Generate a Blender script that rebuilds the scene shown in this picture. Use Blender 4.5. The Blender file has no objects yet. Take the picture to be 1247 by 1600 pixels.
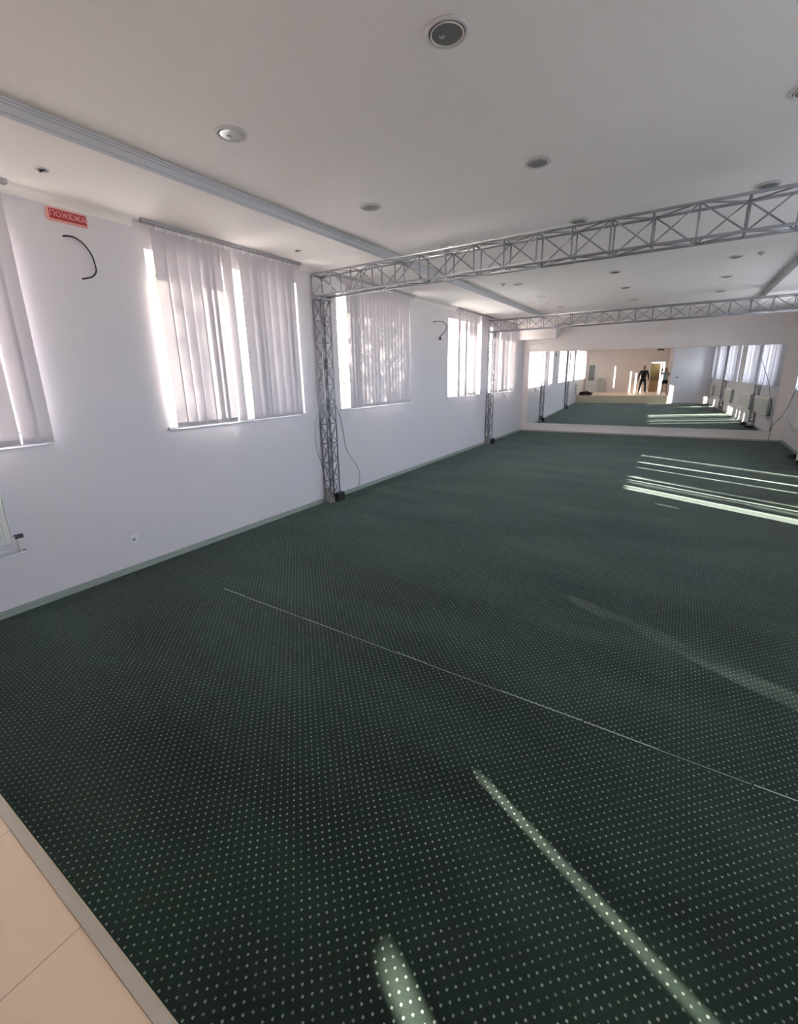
import bpy, bmesh, math, random
from mathutils import Vector, Matrix, Quaternion
random.seed(7)
S = bpy.context.scene
C = S.collection
PI = math.pi

# ------------------------------------------------------------------ camera
F_PX, YAW, PITCH, ROLL = 682.08, -0.56661, 0.258755, 0.0189977
CAM = Vector((0, 0, 1.92))
cy, sy, cp, sp, cr, sr = math.cos(YAW), math.sin(YAW), math.cos(PITCH), math.sin(PITCH), math.cos(ROLL), math.sin(ROLL)
fwd = Vector((sy*cp, cy*cp, -sp)); rgt = Vector((cy, -sy, 0)); dwn = fwd.cross(rgt)
R2 = rgt*cr + dwn*sr; D2 = -rgt*sr + dwn*cr
cd = bpy.data.cameras.new('camera'); cam = bpy.data.objects.new('camera', cd); C.objects.link(cam)
m = Matrix.Identity(4)
for i in range(3):
    m[i][0] = R2[i]; m[i][1] = -D2[i]; m[i][2] = -fwd[i]; m[i][3] = CAM[i]
cam.matrix_world = m
cd.sensor_fit = 'VERTICAL'; cd.sensor_height = 24.0; cd.lens = F_PX*24.0/1600
cd.shift_y = -31.0/1600
cd.clip_start = 0.03; cd.clip_end = 300
S.camera = cam

# ------------------------------------------------------------------ light
w = bpy.data.worlds.new('sky'); S.world = w; w.use_nodes = True
nt = w.node_tree; nt.nodes.clear()
# thin high haze: a fairly even pale sky, warmer towards the low sun, bluer away from it and overhead
tcw = nt.nodes.new('ShaderNodeTexCoord'); sep = nt.nodes.new('ShaderNodeSeparateXYZ'); nt.links.new(tcw.outputs['Generated'], sep.inputs[0])
dot = nt.nodes.new('ShaderNodeVectorMath'); dot.operation = 'DOT_PRODUCT'; dot.inputs[1].default_value = (-.86, .41, .31); nt.links.new(tcw.outputs['Generated'], dot.inputs[0])
r1 = nt.nodes.new('ShaderNodeMapRange'); r1.inputs[1].default_value = -.6; r1.inputs[2].default_value = 1.0; nt.links.new(dot.outputs['Value'], r1.inputs[0])
mxs = nt.nodes.new('ShaderNodeMix'); mxs.data_type = 'RGBA'; mxs.inputs[6].default_value = (.74, .86, 1.05, 1); mxs.inputs[7].default_value = (1.5, 1.28, 1.08, 1); nt.links.new(r1.outputs[0], mxs.inputs[0])
mxz = nt.nodes.new('ShaderNodeMix'); mxz.data_type = 'RGBA'; mxz.inputs[7].default_value = (.42, .58, .88, 1); nt.links.new(sep.outputs[2], mxz.inputs[0]); nt.links.new(mxs.outputs[2], mxz.inputs[6])
bg = nt.nodes.new('ShaderNodeBackground'); bg.inputs[1].default_value = 4.4
nt.links.new(mxz.outputs[2], bg.inputs[0])
ow = nt.nodes.new('ShaderNodeOutputWorld')
nt.links.new(bg.outputs[0], ow.inputs[0])
sd = bpy.data.lights.new('sun', 'SUN'); so = bpy.data.objects.new('sun', sd); C.objects.link(so)
sd.energy = 26.0; sd.angle = math.radians(0.6); sd.color = (1.0, 0.89, 0.79)
SUN = Vector((math.cos(math.radians(-25.4)), math.sin(math.radians(-25.4)), -0.3288)).normalized()
so.rotation_euler = SUN.to_track_quat('-Z', 'Y').to_euler(); so.location = (-20, 8, 8)
vs = S.view_settings; vs.view_transform = 'Standard'; vs.look = 'None'; vs.gamma = 1; vs.use_curve_mapping = False
vs.exposure = 1.9

# ------------------------------------------------------------------ materials
def mat(name, col, rough=0.6, metal=0.0, spec=0.5):
    M = bpy.data.materials.new(name); M.use_nodes = True
    b = M.node_tree.nodes['Principled BSDF']
    b.inputs['Base Color'].default_value = (*col, 1); b.inputs['Roughness'].default_value = rough
    b.inputs['Metallic'].default_value = metal; b.inputs['Specular IOR Level'].default_value = spec
    return M
def N(M, t): return M.node_tree.nodes.new(t)
def Lk(M, a, b): M.node_tree.links.new(a, b)
def varied(name, c1, c2, scale, rough=0.6, metal=0.0, bump=0.0, bscale=60, spec=0.5):
    M = mat(name, c1, rough, metal, spec); b = M.node_tree.nodes['Principled BSDF']
    tc = N(M, 'ShaderNodeTexCoord'); n = N(M, 'ShaderNodeTexNoise'); n.inputs['Scale'].default_value = scale
    n.inputs['Detail'].default_value = 4
    Lk(M, tc.outputs['Object'], n.inputs['Vector'])
    mx = N(M, 'ShaderNodeMix'); mx.data_type = 'RGBA'
    mx.inputs[6].default_value = (*c1, 1); mx.inputs[7].default_value = (*c2, 1)
    Lk(M, n.outputs['Fac'], mx.inputs[0]); Lk(M, mx.outputs[2], b.inputs['Base Color'])
    if bump:
        n2 = N(M, 'ShaderNodeTexNoise'); n2.inputs['Scale'].default_value = bscale
        Lk(M, tc.outputs['Object'], n2.inputs['Vector'])
        bp = N(M, 'ShaderNodeBump'); bp.inputs['Strength'].default_value = bump; bp.inputs['Distance'].default_value = 0.01
        Lk(M, n2.outputs['Fac'], bp.inputs['Height']); Lk(M, bp.outputs[0], b.inputs['Normal'])
    return M
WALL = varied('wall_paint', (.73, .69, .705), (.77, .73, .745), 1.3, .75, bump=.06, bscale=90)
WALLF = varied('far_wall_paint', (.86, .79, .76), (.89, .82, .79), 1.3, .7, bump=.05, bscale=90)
CEIL = varied('ceiling_paint', (.89, .85, .81), (.91, .87, .83), .9, .85, bump=.03, bscale=50)
PVC = mat('white_pvc', (.82, .82, .82), .35)
SKIRT = varied('grey_green_skirting', (.30, .34, .30), (.36, .40, .35), 3, .45)
GALV = varied('galvanised_steel', (.30, .30, .32), (.40, .40, .42), 14, .42, .55)
PLATE = varied('scuffed_plate', (.30, .31, .29), (.42, .42, .39), 9, .6, .2)
BLACK = mat('black_plastic', (.012, .012, .014), .5)
CABLE = mat('dark_cable', (.05, .05, .055), .55)
GCABLE = mat('grey_cable', (.22, .22, .24), .6)
WCABLE = mat('white_cable', (.72, .72, .70), .5)
ALU = mat('rail_aluminium', (.42, .41, .42), .4, .4)
RAD = mat('radiator_enamel', (.78, .77, .72), .35)
RED = mat('sign_red', (.42, .025, .035), .45)
PINK = mat('sign_border', (.80, .36, .30), .5)
SIGNW = mat('sign_letters', (.85, .42, .38), .5)
TILETRIM = varied('edge_strip', (.50, .45, .36), (.56, .51, .42), 5, .4)
LAMPW = mat('lamp_rim_white', (.66, .64, .61), .4)
LAMPD = mat('lamp_gap_dark', (.03, .03, .03), .7)
LAMPG = mat('lamp_glass', (.30, .30, .28), .14, .35)
LAMPR = mat('lamp_reflector', (.30, .31, .30), .25, .6)
MIRROR = mat('mirror_silver', (.90, .92, .90), .0, 1.0)
SKIN = mat('skin', (.55, .33, .24), .55)
NAVY = mat('navy_cloth', (.012, .014, .026), .8)
DARKT = mat('dark_trousers', (.022, .024, .034), .8)
HAIRD = mat('dark_hair', (.02, .014, .01), .6)
HAIRB = mat('brown_hair', (.09, .045, .025), .6)
SHIRT = mat('pale_blue_shirt', (.42, .55, .62), .8)
BARK = varied('bark', (.10, .075, .05), (.16, .12, .09), 8, .9, bump=.5, bscale=20)
GRASS = varied('pale_paving', (.55, .50, .44), (.62, .57, .51), .6, .95)
OLIVE = varied('olive_curtain', (.50, .44, .20), (.66, .58, .30), 3, .9)
BROWN = varied('brown_wood', (.36, .23, .13), (.44, .29, .17), 4, .6)
GREYP = mat('grey_panel', (.50, .52, .49), .5)
FROST = mat('frosted_glass', (.26, .29, .29), .25)
def leafmat(name, c1, c2):
    M = bpy.data.materials.new(name); M.use_nodes = True; M.node_tree.nodes.clear()
    tc = N(M, 'ShaderNodeTexCoord'); n = N(M, 'ShaderNodeTexNoise'); n.inputs['Scale'].default_value = 1.7; n.inputs['Detail'].default_value = 6
    Lk(M, tc.outputs['Object'], n.inputs['Vector'])
    mx = N(M, 'ShaderNodeMix'); mx.data_type = 'RGBA'; mx.inputs[6].default_value = (*c1, 1); mx.inputs[7].default_value = (*c2, 1)
    Lk(M, n.outputs['Fac'], mx.inputs[0])
    d = N(M, 'ShaderNodeBsdfDiffuse'); t = N(M, 'ShaderNodeBsdfTranslucent'); a = N(M, 'ShaderNodeMixShader'); a.inputs[0].default_value = .4
    Lk(M, mx.outputs[2], d.inputs[0]); Lk(M, mx.outputs[2], t.inputs[0]); Lk(M, d.outputs[0], a.inputs[1]); Lk(M, t.outputs[0], a.inputs[2])
    o = N(M, 'ShaderNodeOutputMaterial'); Lk(M, a.outputs[0], o.inputs[0]); return M
LEAF1 = leafmat('yellow_green_leaves', (.24, .24, .08), (.52, .42, .18))
LEAF2 = leafmat('green_leaves', (.07, .13, .06), (.20, .26, .10))
# blind fabric: lets daylight through
def fabric(name, col, tr):
    M = bpy.data.materials.new(name); M.use_nodes = True; M.node_tree.nodes.clear()
    tc = N(M, 'ShaderNodeTexCoord'); n = N(M, 'ShaderNodeTexNoise'); n.inputs['Scale'].default_value = 260
    Lk(M, tc.outputs['Object'], n.inputs['Vector'])
    mx = N(M, 'ShaderNodeMix'); mx.data_type = 'RGBA'; mx.inputs[6].default_value = (*[c*.95 for c in col], 1); mx.inputs[7].default_value = (*col, 1)
    Lk(M, n.outputs['Fac'], mx.inputs[0])
    d = N(M, 'ShaderNodeBsdfDiffuse'); t = N(M, 'ShaderNodeBsdfTranslucent'); a = N(M, 'ShaderNodeMixShader'); a.inputs[0].default_value = tr
    Lk(M, mx.outputs[2], d.inputs[0]); Lk(M, mx.outputs[2], t.inputs[0]); Lk(M, d.outputs[0], a.inputs[1]); Lk(M, t.outputs[0], a.inputs[2])
    o = N(M, 'ShaderNodeOutputMaterial'); Lk(M, a.outputs[0], o.inputs[0]); return M
VANE = fabric('blind_fabric', (.66, .61, .63), .038)
# window pane
def glass():
    M = bpy.data.materials.new('window_glass'); M.use_nodes = True; M.node_tree.nodes.clear()
    t = N(M, 'ShaderNodeBsdfTransparent'); t.inputs[0].default_value = (.93, .95, .95, 1)
    g = N(M, 'ShaderNodeBsdfGlossy'); g.inputs['Roughness'].default_value = .02
    lw = N(M, 'ShaderNodeLayerWeight'); pw = N(M, 'ShaderNodeMath'); pw.operation = 'POWER'; pw.inputs[1].default_value = 5
    Lk(M, lw.outputs['Facing'], pw.inputs[0]); fr = N(M, 'ShaderNodeMath'); fr.operation = 'MULTIPLY_ADD'; fr.inputs[1].default_value = .9; fr.inputs[2].default_value = .025; Lk(M, pw.outputs[0], fr.inputs[0])
    a = N(M, 'ShaderNodeMixShader'); Lk(M, fr.outputs[0], a.inputs[0]); Lk(M, t.outputs[0], a.inputs[1]); Lk(M, g.outputs[0], a.inputs[2])
    o = N(M, 'ShaderNodeOutputMaterial'); Lk(M, a.outputs[0], o.inputs[0]); return M
GLASS = glass()
# green carpet with a diagonal lattice of small pale dots
def carpet():
    M = mat('dotted_green_carpet', (.02, .04, .025), .95, spec=.15); b = M.node_tree.nodes['Principled BSDF']
    tc = N(M, 'ShaderNodeTexCoord'); sp_ = N(M, 'ShaderNodeSeparateXYZ'); Lk(M, tc.outputs['Object'], sp_.inputs[0])
    def mth(op, a, b_=None, c=None):
        n = N(M, 'ShaderNodeMath'); n.operation = op
        for i, v in enumerate((a, b_, c)):
            if v is None: continue
            if isinstance(v, (int, float)): n.inputs[i].default_value = v
            else: Lk(M, v, n.inputs[i])
        return n.outputs[0]
    P = .043
    def lattice(ox, oy):
        u = mth('DIVIDE', mth('SUBTRACT', sp_.outputs[0], ox), P); v = mth('DIVIDE', mth('SUBTRACT', sp_.outputs[1], oy), P)
        iu = mth('ROUND', u); iv = mth('ROUND', v)
        du = mth('ABSOLUTE', mth('SUBTRACT', u, iu)); dv = mth('ABSOLUTE', mth('SUBTRACT', v, iv))
        mk = mth('LESS_THAN', mth('MAXIMUM', du, dv), .088)
        hole = mth('LESS_THAN', mth('MAXIMUM', du, dv), .03)
        mk = mth('SUBTRACT', mk, mth('MULTIPLY', hole, .7))
        cmb = N(M, 'ShaderNodeCombineXYZ'); Lk(M, iu, cmb.inputs[0]); Lk(M, iv, cmb.inputs[1])
        wn = N(M, 'ShaderNodeTexWhiteNoise'); Lk(M, cmb.outputs[0], wn.inputs[0])
        return mth('MULTIPLY', mk, mth('MULTIPLY_ADD', wn.outputs[0], .6, .4))
    dots = mth('MAXIMUM', lattice(.002, .032), lattice(.0235, .0105))
    nf = N(M, 'ShaderNodeTexNoise'); nf.inputs['Scale'].default_value = 420; nf.inputs['Detail'].default_value = 3
    Lk(M, tc.outputs['Object'], nf.inputs['Vector'])
    frag = mth('MULTIPLY', dots, mth('MULTIPLY_ADD', nf.outputs['Fac'], 1.4, .25))
    nb = N(M, 'ShaderNodeTexNoise'); nb.inputs['Scale'].default_value = .9; nb.inputs['Detail'].default_value = 5
    mp_ = N(M, 'ShaderNodeMapping'); mp_.inputs['Scale'].default_value = (.6, 1.6, 1); Lk(M, tc.outputs['Object'], mp_.inputs[0]); Lk(M, mp_.outputs[0], nb.inputs['Vector'])
    base = N(M, 'ShaderNodeMix'); base.data_type = 'RGBA'
    base.inputs[6].default_value = (*CARP_A, 1); base.inputs[7].default_value = (*CARP_B, 1); mr = N(M, 'ShaderNodeMapRange'); mr.inputs[1].default_value = .32; mr.inputs[2].default_value = .72; Lk(M, nb.outputs['Fac'], mr.inputs[0]); Lk(M, mr.outputs[0], base.inputs[0])
    fib = N(M, 'ShaderNodeMix'); fib.data_type = 'RGBA'; fib.blend_type = 'MULTIPLY'; fib.inputs[0].default_value = .55
    Lk(M, base.outputs[2], fib.inputs[6]); Lk(M, nf.outputs['Color'], fib.inputs[7])
    gr = N(M, 'ShaderNodeMix'); gr.data_type = 'RGBA'; gr.blend_type = 'MULTIPLY'; gr.inputs[0].default_value = 1
    mx = N(M, 'ShaderNodeMix'); mx.data_type = 'RGBA'; Lk(M, frag, mx.inputs[0]); Lk(M, base.outputs[2], mx.inputs[6]); mx.inputs[7].default_value = (.36, .42, .35, 1)
    Lk(M, mx.outputs[2], b.inputs['Base Color'])
    b.inputs['Sheen Weight'].default_value = .2; b.inputs['Sheen Roughness'].default_value = .5
    b.inputs['Sheen Tint'].default_value = (.6, .75, .7, 1)
    bp = N(M, 'ShaderNodeBump'); bp.inputs['Strength'].default_value = .5; bp.inputs['Distance'].default_value = .003
    Lk(M, nf.outputs['Fac'], bp.inputs['Height']); Lk(M, bp.outputs[0], b.inputs['Normal'])
    return M
CARP_A = (.0035, .009, .0055); CARP_B = (.028, .046, .031)
CARPET = carpet()
def tiles():
    M = mat('beige_floor_tile', (.6, .47, .34), .35); b = M.node_tree.nodes['Principled BSDF']
    tc = N(M, 'ShaderNodeTexCoord'); mp_ = N(M, 'ShaderNodeMapping'); mp_.inputs['Location'].default_value = (1.247, -.25+.52, 0)
    Lk(M, tc.outputs['Object'], mp_.inputs[0])
    br = N(M, 'ShaderNodeTexBrick'); br.offset = 0; br.squash = 1; br.inputs['Scale'].default_value = 1
    br.inputs['Brick Width'].default_value = .52; br.inputs['Row Height'].default_value = .52; br.inputs['Mortar Size'].default_value = .0013
    br.inputs['Mortar Smooth'].default_value = .1
    br.inputs['Color1'].default_value = (.87, .67, .48, 1); br.inputs['Color2'].default_value = (.84, .64, .46, 1); br.inputs['Mortar'].default_value = (.36, .24, .15, 1)
    Lk(M, mp_.outputs[0], br.inputs['Vector']); Lk(M, br.outputs['Color'], b.inputs['Base Color']); return M
TILE = tiles()

# ------------------------------------------------------------------ mesh helpers
def box(bm, a, b):
    x0, y0, z0 = a; x1, y1, z1 = b
    v = [bm.verts.new(p) for p in ((x0,y0,z0),(x1,y0,z0),(x1,y1,z0),(x0,y1,z0),(x0,y0,z1),(x1,y0,z1),(x1,y1,z1),(x0,y1,z1))]
    for f in ((3,2,1,0),(4,5,6,7),(0,1,5,4),(1,2,6,5),(2,3,7,6),(3,0,4,7)): bm.faces.new([v[i] for i in f])
def prism(bm, pts, z0, z1):
    n = len(pts); lo = [bm.verts.new((p[0], p[1], z0)) for p in pts]; hi = [bm.verts.new((p[0], p[1], z1)) for p in pts]
    bm.faces.new(lo[::-1]); bm.faces.new(hi)
    for i in range(n): bm.faces.new((lo[i], lo[(i+1) % n], hi[(i+1) % n], hi[i]))
def bar(bm, a, b, r, n=8):
    a = Vector(a); b = Vector(b); d = (b-a)
    if d.length < 1e-6: return
    q = d.to_track_quat('Z', 'Y'); L = []
    for p in (a, b):
        L.append([bm.verts.new(p + q @ Vector((r*math.cos(2*PI*i/n), r*math.sin(2*PI*i/n), 0))) for i in range(n)])
    for i in range(n): bm.faces.new((L[0][i], L[0][(i+1) % n], L[1][(i+1) % n], L[1][i]))
    bm.faces.new(L[0][::-1]); bm.faces.new(L[1])
def lathe(bm, prof, cx=0, cy_=0, n=40):
    rings = []
    for r, z in prof:
        if r < 1e-6: rings.append([bm.verts.new((cx, cy_, z))])
        else: rings.append([bm.verts.new((cx + r*math.cos(2*PI*i/n), cy_ + r*math.sin(2*PI*i/n), z)) for i in range(n)])
    for A, B in zip(rings, rings[1:]):
        for i in range(n):
            j = (i+1) % n
            if len(A) == 1: bm.faces.new((A[0], B[j], B[i]))
            elif len(B) == 1: bm.faces.new((A[i], A[j], B[0]))
            else: bm.faces.new((A[i], A[j], B[j], B[i]))
def smoothpath(pts, k=8):
    P = [Vector(p) for p in pts]; out = []
    for i in range(len(P)-1):
        p0 = P[max(i-1, 0)]; p1 = P[i]; p2 = P[i+1]; p3 = P[min(i+2, len(P)-1)]
        for j in range(k):
            t = j/k
            out.append(.5*((2*p1) + (-p0+p2)*t + (2*p0-5*p1+4*p2-p3)*t*t + (-p0+3*p1-3*p2+p3)*t**3))
    out.append(P[-1]); return out
def tube(bm, pts, r, k=8, n=8):
    P = smoothpath(pts, k); rings = []; up = Vector((0, 0, 1)); q = None
    for i, p in enumerate(P):
        d = (P[min(i+1, len(P)-1)] - P[max(i-1, 0)]).normalized()
        if q is None: q = d.to_track_quat('Z', 'Y'); last = d
        else: q = last.rotation_difference(d) @ q; last = d
        rings.append([bm.verts.new(p + q @ Vector((r*math.cos(2*PI*j/n), r*math.sin(2*PI*j/n), 0))) for j in range(n)])
    for A, B in zip(rings, rings[1:]):
        for i in range(n): bm.faces.new((A[i], A[(i+1) % n], B[(i+1) % n], B[i]))
    bm.faces.new(rings[0][::-1]); bm.faces.new(rings[-1])
def obj(name, bm, mt, parent=None, loc=None, smooth=False, bevel=0):
    me = bpy.data.meshes.new(name); bmesh.ops.recalc_face_normals(bm, faces=bm.faces[:]); bm.to_mesh(me); bm.free()
    if smooth:
        for p in me.polygons: p.use_smooth = True
    me.materials.append(mt)
    o = bpy.data.objects.new(name, me); C.objects.link(o)
    if parent: o.parent = parent
    if loc: o.location = loc
    if bevel:
        b = o.modifiers.new('bevel', 'BEVEL'); b.width = bevel; b.segments = 2; b.limit_method = 'ANGLE'
    return o
def B(): return bmesh.new()
def thing(name, label, cat, loc=(0, 0, 0), group=None):
    o = bpy.data.objects.new(name, None); C.objects.link(o); o.location = loc; o.empty_display_size = .1
    o['label'] = label; o['category'] = cat
    if group: o['group'] = group
    return o
def tag(o, label, cat, group=None):
    o['label'] = label; o['category'] = cat
    if group: o['group'] = group
    return o
def struct(name, bm, mt, parent=None):
    o = obj(name, bm, mt, parent)
    if not parent: o['kind'] = 'structure'
    return o
def dup(root, loc, label):
    r = root.copy(); C.objects.link(r); r.location = loc; r['label'] = label
    for ch in list(root.children):
        c = ch.copy(); C.objects.link(c); c.parent = r
        for g in list(ch.children):
            d = g.copy(); C.objects.link(d); d.parent = c
    return r

# ------------------------------------------------------------------ room shell
XL, XR, YB, YS = -4.634, 2.47, -4.3, 0.276      # left wall, right wall, back wall, platform edge
ZC, ZT, ZP = 3.43, 3.52, .44                    # low ceiling, tray ceiling, platform top
SILL, HEAD, WT = 1.415, 3.18, .50
SL = .035
def yf(x): return 15.34 + (x - XL)*SL           # far wall line
WL = [(-3.4, -1.2), (-.5, 1.56), (2.70, 4.76), (5.59, 7.80), (9.50, 11.78), (12.10, 14.46)]
WR = [(.75, 1.9), (2.70, 4.76), (5.59, 7.80), (9.50, 11.78), (12.10, 14.46)]
bm = B(); prism(bm, [(XL-WT, YS-.02), (XR+WT, YS-.02), (XR+WT, 16), (XL-WT, 16)], -.25, 0); struct('floor', bm, CARPET)
def holed(bm, x0, x1, ya, yb, wins, ztop=3.75):
    y = ya
    for a, b in wins:
        if a > y: box(bm, (x0, y, -.25), (x1, a, ztop))
        box(bm, (x0, a, -.25), (x1, b, SILL)); box(bm, (x0, a, HEAD), (x1, b, ztop)); y = b
    box(bm, (x0, y, -.25), (x1, yb, ztop))
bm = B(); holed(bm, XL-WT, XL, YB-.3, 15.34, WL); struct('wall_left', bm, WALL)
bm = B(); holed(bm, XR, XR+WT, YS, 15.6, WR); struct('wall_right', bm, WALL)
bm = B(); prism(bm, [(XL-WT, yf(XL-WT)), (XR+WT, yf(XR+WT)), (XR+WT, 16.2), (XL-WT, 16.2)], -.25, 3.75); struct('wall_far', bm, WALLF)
XA = .46                                        # alcove side wall
bm = B(); box(bm, (XA, YS-.25, -.25), (XR+WT, YS, 3.75)); box(bm, (XA, YB, -.25), (XA+.25, YS-.25, 3.75)); struct('wall_near', bm, WALL)
DX0, DX1, DZ = -.58, .30, 2.44                  # doorway in the back wall
bm = B(); box(bm, (XL-WT, YB-.3, -.25), (DX0, YB, 3.75)); box(bm, (DX1, YB-.3, -.25), (XA+.25, YB, 3.75)); box(bm, (DX0, YB-.3, DZ), (DX1, YB, 3.75))
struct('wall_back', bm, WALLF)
# hall behind the doorway
bm = B(); box(bm, (-2.0, -7.2, .0), (1.8, -7.0, 3.2)); box(bm, (-2.2, -7.2, 0), (-2.0, YB-.3, 3.2)); box(bm, (1.8, -7.2, 0), (2.0, YB-.3, 3.2)); box(bm, (-2.2, -7.2, 3.2), (2, YB-.3, 3.4))
struct('wall_hall', bm, WALLF)
# ceiling: low margin with a raised tray
TX0, TX1, TY0, TY1 = -3.53, 1.26, -2.6, 13.5
bm = B()
box(bm, (XL-WT, YB-.3, ZC), (TX0, 16.2, ZT+.3)); box(bm, (TX1, YB-.3, ZC), (XR+WT, 16.2, ZT+.3))
box(bm, (TX0, YB-.3, ZC), (TX1, TY0, ZT+.3)); box(bm, (TX0, TY1, ZC), (TX1, 16.2, ZT+.3)); box(bm, (TX0, TY0, ZT), (TX1, TY1, ZT+.3))
struct('ceiling', bm, CEIL)
# small stepped moulding along the tray edges
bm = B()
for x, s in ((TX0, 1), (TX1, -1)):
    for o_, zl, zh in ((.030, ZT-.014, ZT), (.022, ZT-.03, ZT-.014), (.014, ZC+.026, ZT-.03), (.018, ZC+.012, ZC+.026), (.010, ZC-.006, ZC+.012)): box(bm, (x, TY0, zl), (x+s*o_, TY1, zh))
struct('trim_1', bm, mat('tray_moulding_shade_tint', (.58, .59, .62), .5))  # grey-blue tone paints in the shade on the tray's step faces
# platform with tile top
bm = B(); box(bm, (XL, -7.0, -.25), (XA, YS-.026, ZP)); struct('platform_floor', bm, TILE)
bm = B(); box(bm, (XL, YS-.026, 0), (XA, YS, ZP+.004)); o = struct('trim_2', bm, TILETRIM)
bm = B(); box(bm, (XL, YS, .0), (XA, YS+.012, ZP-.03)); struct('trim_3', bm, mat('riser_cream', (.62, .52, .36), .5))
# skirting boards
def skirt(name, pts, h=.055, mt=SKIRT):
    bm = B()
    (x0, y0), (x1, y1) = pts; d = Vector((x1-x0, y1-y0, 0)).normalized(); nrm = Vector((-d.y, d.x, 0))
    for t, hh in ((.024, h*.55), (.013, h)):
        a = Vector((x0, y0, 0)); b = Vector((x1, y1, 0))
        prism(bm, [tuple(a)[:2], tuple(b)[:2], tuple(b+nrm*t)[:2], tuple(a+nrm*t)[:2]], 0, hh)
    struct(name, bm, mt)
skirt('baseboard_left', ((XL, 15.3), (XL, YS+.02)), .06)
skirt('baseboard_right', ((XR, YS+.02), (XR, 15.55)), .06)
skirt('baseboard_far', ((XR, yf(XR)), (XL, yf(XL))), .045, varied('far_skirting', (.34, .32, .25), (.40, .38, .30), 3, .5))
skirt('baseboard_near', ((XA, YS), (XR, YS)), .05)
# coving between wall and ceiling
bm = B()
for a, b in ((-4.3, 2.62), (4.84, 5.45), (7.98, 9.86), (14.52, 15.34)):
    n = 6; pr = [(XL, ZC-.075)] + [(XL+.07-.07*math.cos(t*PI/2/n), ZC-.075+.075*math.sin(t*PI/2/n)) for t in range(1, n)] + [(XL+.07, ZC), (XL, ZC)]
    A = [bm.verts.new((x, a, z)) for x, z in pr]; D = [bm.verts.new((x, b, z)) for x, z in pr]
    for i in range(len(pr)): bm.faces.new((A[i], A[(i+1) % len(pr)], D[(i+1) % len(pr)], D[i]))
    bm.faces.new(A); bm.faces.new(D[::-1])
struct('trim_4', bm, CEIL)
# carpet seam: a pale frayed line across the room
bm = B(); x = -3.45
random.seed(3)
while x < 2.4:
    L_ = random.uniform(.18, .6); y = 2.292 + random.uniform(-.004, .004); r = random.choice((.002, .0026, .0012))
    if not .42 < x < .52: bar(bm, (x, y, .001), (x+L_, y+random.uniform(-.004, .004), .001), r, 6)
    x += L_ + random.choice((0, 0, .01))
struct('trim_5', bm, mat('seam_thread', (.50, .52, .48), .9))
# boxed bulkhead in the far left corner (deeper at the top)
bm = B()
pr = [(0, 3.43), (-.62, 3.43), (-.60, 2.99), (-.30, 2.99)]
A = [bm.verts.new((XL, yf(XL)+p[0], p[1])) for p in pr]; D = [bm.verts.new((-3.50, yf(-3.5)+p[0], p[1])) for p in pr]
for i in range(4): bm.faces.new((A[i], A[(i+1) % 4], D[(i+1) % 4], D[i]))
bm.faces.new(A); bm.faces.new(D[::-1]); struct('trim_6', bm, WALLF)

# ------------------------------------------------------------------ windows
def window(i, side, a, b):
    s = -1 if side == 'L' else 1
    xw = XL if side == 'L' else XR
    r = bpy.data.objects.new('window_%d' % i, None); C.objects.link(r); r['kind'] = 'structure'; r.location = (xw, (a+b)/2, SILL)
    def xx(d0, d1): return (min(s*d0, s*d1), max(s*d0, s*d1))
    h = HEAD-SILL; hw = (b-a)/2
    bm = B(); x0, x1 = xx(.36, .43); t = .065
    box(bm, (x0, -hw, 0), (x1, hw, t+.02)); box(bm, (x0, -hw, h-t), (x1, hw, h)); box(bm, (x0, -hw, t), (x1, -hw+t, h-t)); box(bm, (x0, hw-t, t), (x1, hw, h-t))
    mo = .14 if i == 3 else 0
    box(bm, (x0, mo-.045, t), (x1, mo+.045, h-t))
    x0, x1 = xx(.345, .40)
    for c0, c1 in ((-hw+t, mo-.045), (mo+.045, hw-t)):
        u = .05
        box(bm, (x0, c0, t), (x1, c1, t+u+.065)); box(bm, (x0, c0, h-t-u), (x1, c1, h-t)); box(bm, (x0, c0, t+u), (x1, c0+u, h-t-u)); box(bm, (x0, c1-u, t+u), (x1, c1, h-t-u))
    obj('window_frame', bm, PVC, r, bevel=.004)
    bm = B(); x0, x1 = xx(.375, .379); box(bm, (x0, -hw+t, t), (x1, hw-t, h-t)); obj('window_pane', bm, GLASS, r)
    bm = B(); x0, x1 = xx(-.015, .35); box(bm, (x0, -hw-.03 if 0 else -hw, 0.0), (x1, hw, .022)); box(bm, (*[xx(-.028, -.0)[0]], -hw-.03, -.012), (xx(-.028, -.0)[1], hw+.03, .022))
    obj('window_sill', bm, PVC, r, bevel=.004)
    # window handle
    bm = B(); x0, x1 = xx(.30, .345); box(bm, (x0, mo+.055, h*.42), (x1, mo+.085, h*.42+.03)); x0, x1 = xx(.295, .31); box(bm, (x0, mo+.06, h*.42-.10), (x1, mo+.08, h*.42+.03)); obj('window_handle', bm, PVC, r)
    return r
k = 1
for a, b in WL: window(k, 'L', a, b); k += 1
for a, b in WR: window(k, 'R', a, b); k += 1

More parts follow.
